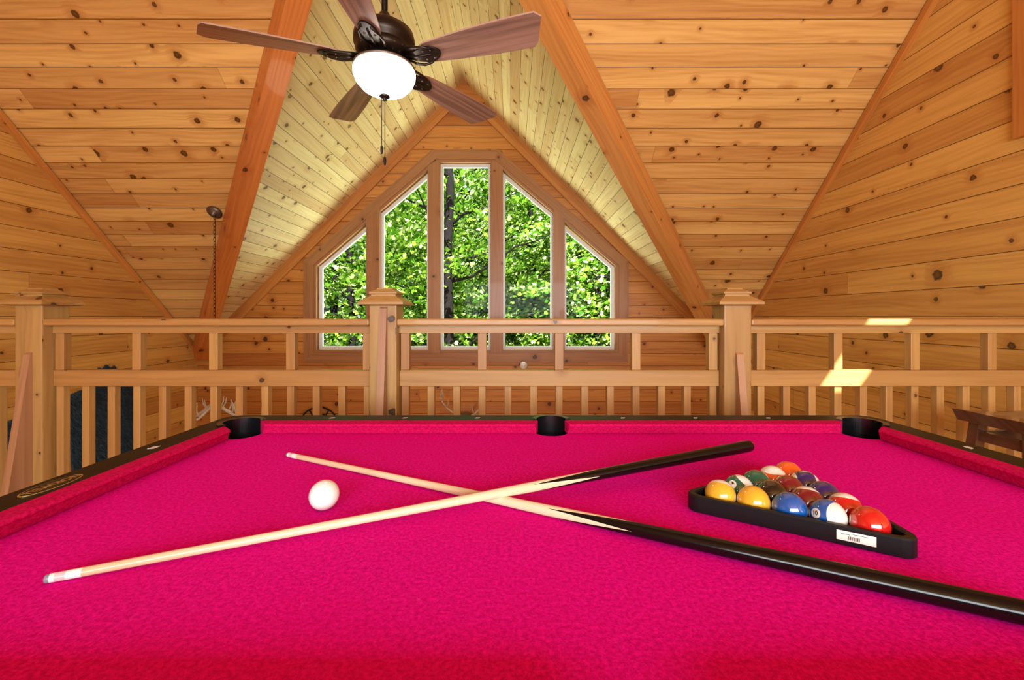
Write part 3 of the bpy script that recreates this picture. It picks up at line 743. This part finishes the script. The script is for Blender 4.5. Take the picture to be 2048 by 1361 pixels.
# ------------------------------------------------------------------ exterior
def leaf_cluster_mesh(name,NC,rad,hgt,seed):
    rng=np.random.default_rng(seed)
    base=np.array([(0,-1,0),(.38,-.62,.05),(.95,-.35,.0),(.50,.1,.06),(.62,.62,0),(.0,.98,-.12),(-.62,.62,0),(-.50,.1,.06),(-.95,-.35,.0),(-.38,-.62,.05)])
    V=[];
    for c in range(NC):
        th_=rng.uniform(0,2*np.pi); rr=rad*np.sqrt(rng.uniform(0,1)); cz=rng.uniform(-hgt,hgt)
        cc=np.array((rr*np.cos(th_),rr*np.sin(th_),cz)); n=rng.integers(28,52)
        tilt=rng.normal(0,.25,2)
        for k in range(n):
            r=abs(rng.normal(0,.26)); a=rng.uniform(0,2*np.pi)
            p=cc+np.array((r*np.cos(a),r*np.sin(a),rng.normal(0,.05)-.25*r+tilt[0]*r*np.cos(a)+tilt[1]*r*np.sin(a)))
            s=rng.uniform(.030,.066)
            e=rng.normal(0,.55,2); yaw=rng.uniform(0,2*np.pi)
            cy_,sy_=np.cos(yaw),np.sin(yaw); q=base*s
            q=q@np.array(((cy_,sy_,0),(-sy_,cy_,0),(0,0,1)))
            cx_,sx_=np.cos(e[0]-.5),np.sin(e[0]-.5); q=q@np.array(((1,0,0),(0,cx_,sx_),(0,-sx_,cx_)))
            cz_,sz_=np.cos(e[1]),np.sin(e[1]); q=q@np.array(((cz_,0,-sz_),(0,1,0),(sz_,0,cz_)))
            V.append(q+p)
    V=np.array(V); nl=len(V); m=V.shape[1]
    me=bpy.data.meshes.new(name); me.vertices.add(nl*m); me.vertices.foreach_set('co',V.reshape(-1).astype(np.float32))
    me.loops.add(nl*m); me.loops.foreach_set('vertex_index',np.arange(nl*m,dtype=np.int32))
    me.polygons.add(nl); me.polygons.foreach_set('loop_start',np.arange(0,nl*m,m,dtype=np.int32)); me.polygons.foreach_set('loop_total',np.full(nl,m,dtype=np.int32))
    me.update(calc_edges=True); me.validate(); me.materials.append(M_leaf); return me
def trunk(x,y,r,seed,par,z0=-3.1,z1=8):
    rnd=random.Random(seed); pts=[(x+rnd.gauss(0,.05)*i*.3,y,z0+(z1-z0)*i/8) for i in range(9)]
    tube('trunk',pts,[r*(1-.06*i) for i in range(9)],M_bark,par,14)
    for i in range(14):
        z=rnd.uniform(.2,z1-.8); a=rnd.uniform(0,6.28); L=rnd.uniform(1.2,2.6)
        p0=Vector((x,y,z)); d=Vector((math.cos(a),math.sin(a),.45)); pp=[p0+d*L*t/5+Vector((0,0,.08*math.sin(t*2+i))) for t in range(6)]
        tube('branch',pp,[.035*(1-.16*t) for t in range(6)],M_bark,par,6)
cm=[leaf_cluster_mesh('canopy_leaves',320,2.6,3.2,11),leaf_cluster_mesh('canopy_leaves_b',320,2.6,3.2,12)]
tr=[(-3.9,10.6,.10),(-1.32,9.3,.13),(2.1,10.8,.09),(-1.9,14.2,.16),(3.2,14.6,.15),(-5.9,14.6,.15),(.6,12.8,.12),(5.6,12.5,.12),(-7.4,11.8,.12),(-3.6,18,.12),(0.5,18,.12),(4.6,18,.12)]
for i,(x,y,r) in enumerate(tr):
    e=empty('maple_tree' if i==0 else 'maple_tree.%03d'%i,(x,y,-3.1))
    trunk(x,y,r,i,e)
    o=bpy.data.objects.new('leaves',cm[i%2]); link(o); o.parent=e; o.location=(.2,1.2 if i==1 else 0,3.1+2.1); o.rotation_euler=(0,0,i*1.3)
    if y>12: o.scale=(1.3,1.3,1.4)
    if y>17: o.scale=(1.6,1.6,1.9); o.location.z+=1.5
v=[];f=[];nx,ny=24,14
for i in range(nx+1):
    for j in range(ny+1):
        x=-24+48*i/nx; y=6.2+26*j/ny; z=-3.1+ (0 if y<11 else (y-11)*.60)+.3*math.sin(x*.7+y)*(y>8)
        v.append((x,y,z))
for i in range(nx):
    for j in range(ny): a=i*(ny+1)+j; f.append((a,a+1,a+ny+2,a+ny+1))
mk('ground',v,f,M_hill,smooth=True)
# ------------------------------------------------------------------ lights
def area(name,loc,tgt,sx,sy,pw,col):
    l=bpy.data.lights.new(name,'AREA'); l.shape='RECTANGLE'; l.size=sx; l.size_y=sy; l.energy=pw; l.color=col
    o=bpy.data.objects.new(name,l); link(o); o.location=loc; o.rotation_euler=(Vector(tgt)-Vector(loc)).to_track_quat('-Z','Y').to_euler(); return o
area('back_fill_light',(.4,YB+.05,1.6),(.4,3,1.9),4.0,1.3,265,(.88,.94,1))  # added fill lamp in the unseen back wall opening, brightens loft and table
area('sky_fill_light',(-.6,8.2,5.6),(-.6,3,-.2),5,2.5,560,(.86,.97,1.0))  # added area lamp outside above the window, stands in for sky light
area('bounce_fill_light',(-.6,7.4,-1.4),(-.6,4.2,3.4),5,2.0,540,(.84,1,.78))  # unseen added lamp below the sill, imitates ground bounce to brighten the dormer
l=bpy.data.lights.new('great_room_fill','POINT'); l.energy=40; l.color=(1,.80,.55); l.shadow_soft_size=.25  # added warm fill lamp hanging free, no fixture here
o=bpy.data.objects.new('great_room_fill',l); link(o); o.location=(-.6,3.6,-1.3)
sun=bpy.data.lights.new('sun','SUN'); sun.energy=30; sun.angle=.006; sun.color=(.98,.98,1.0)
so=bpy.data.objects.new('sun',sun); link(so); so.rotation_euler=sv.to_track_quat('-Z','Y').to_euler()
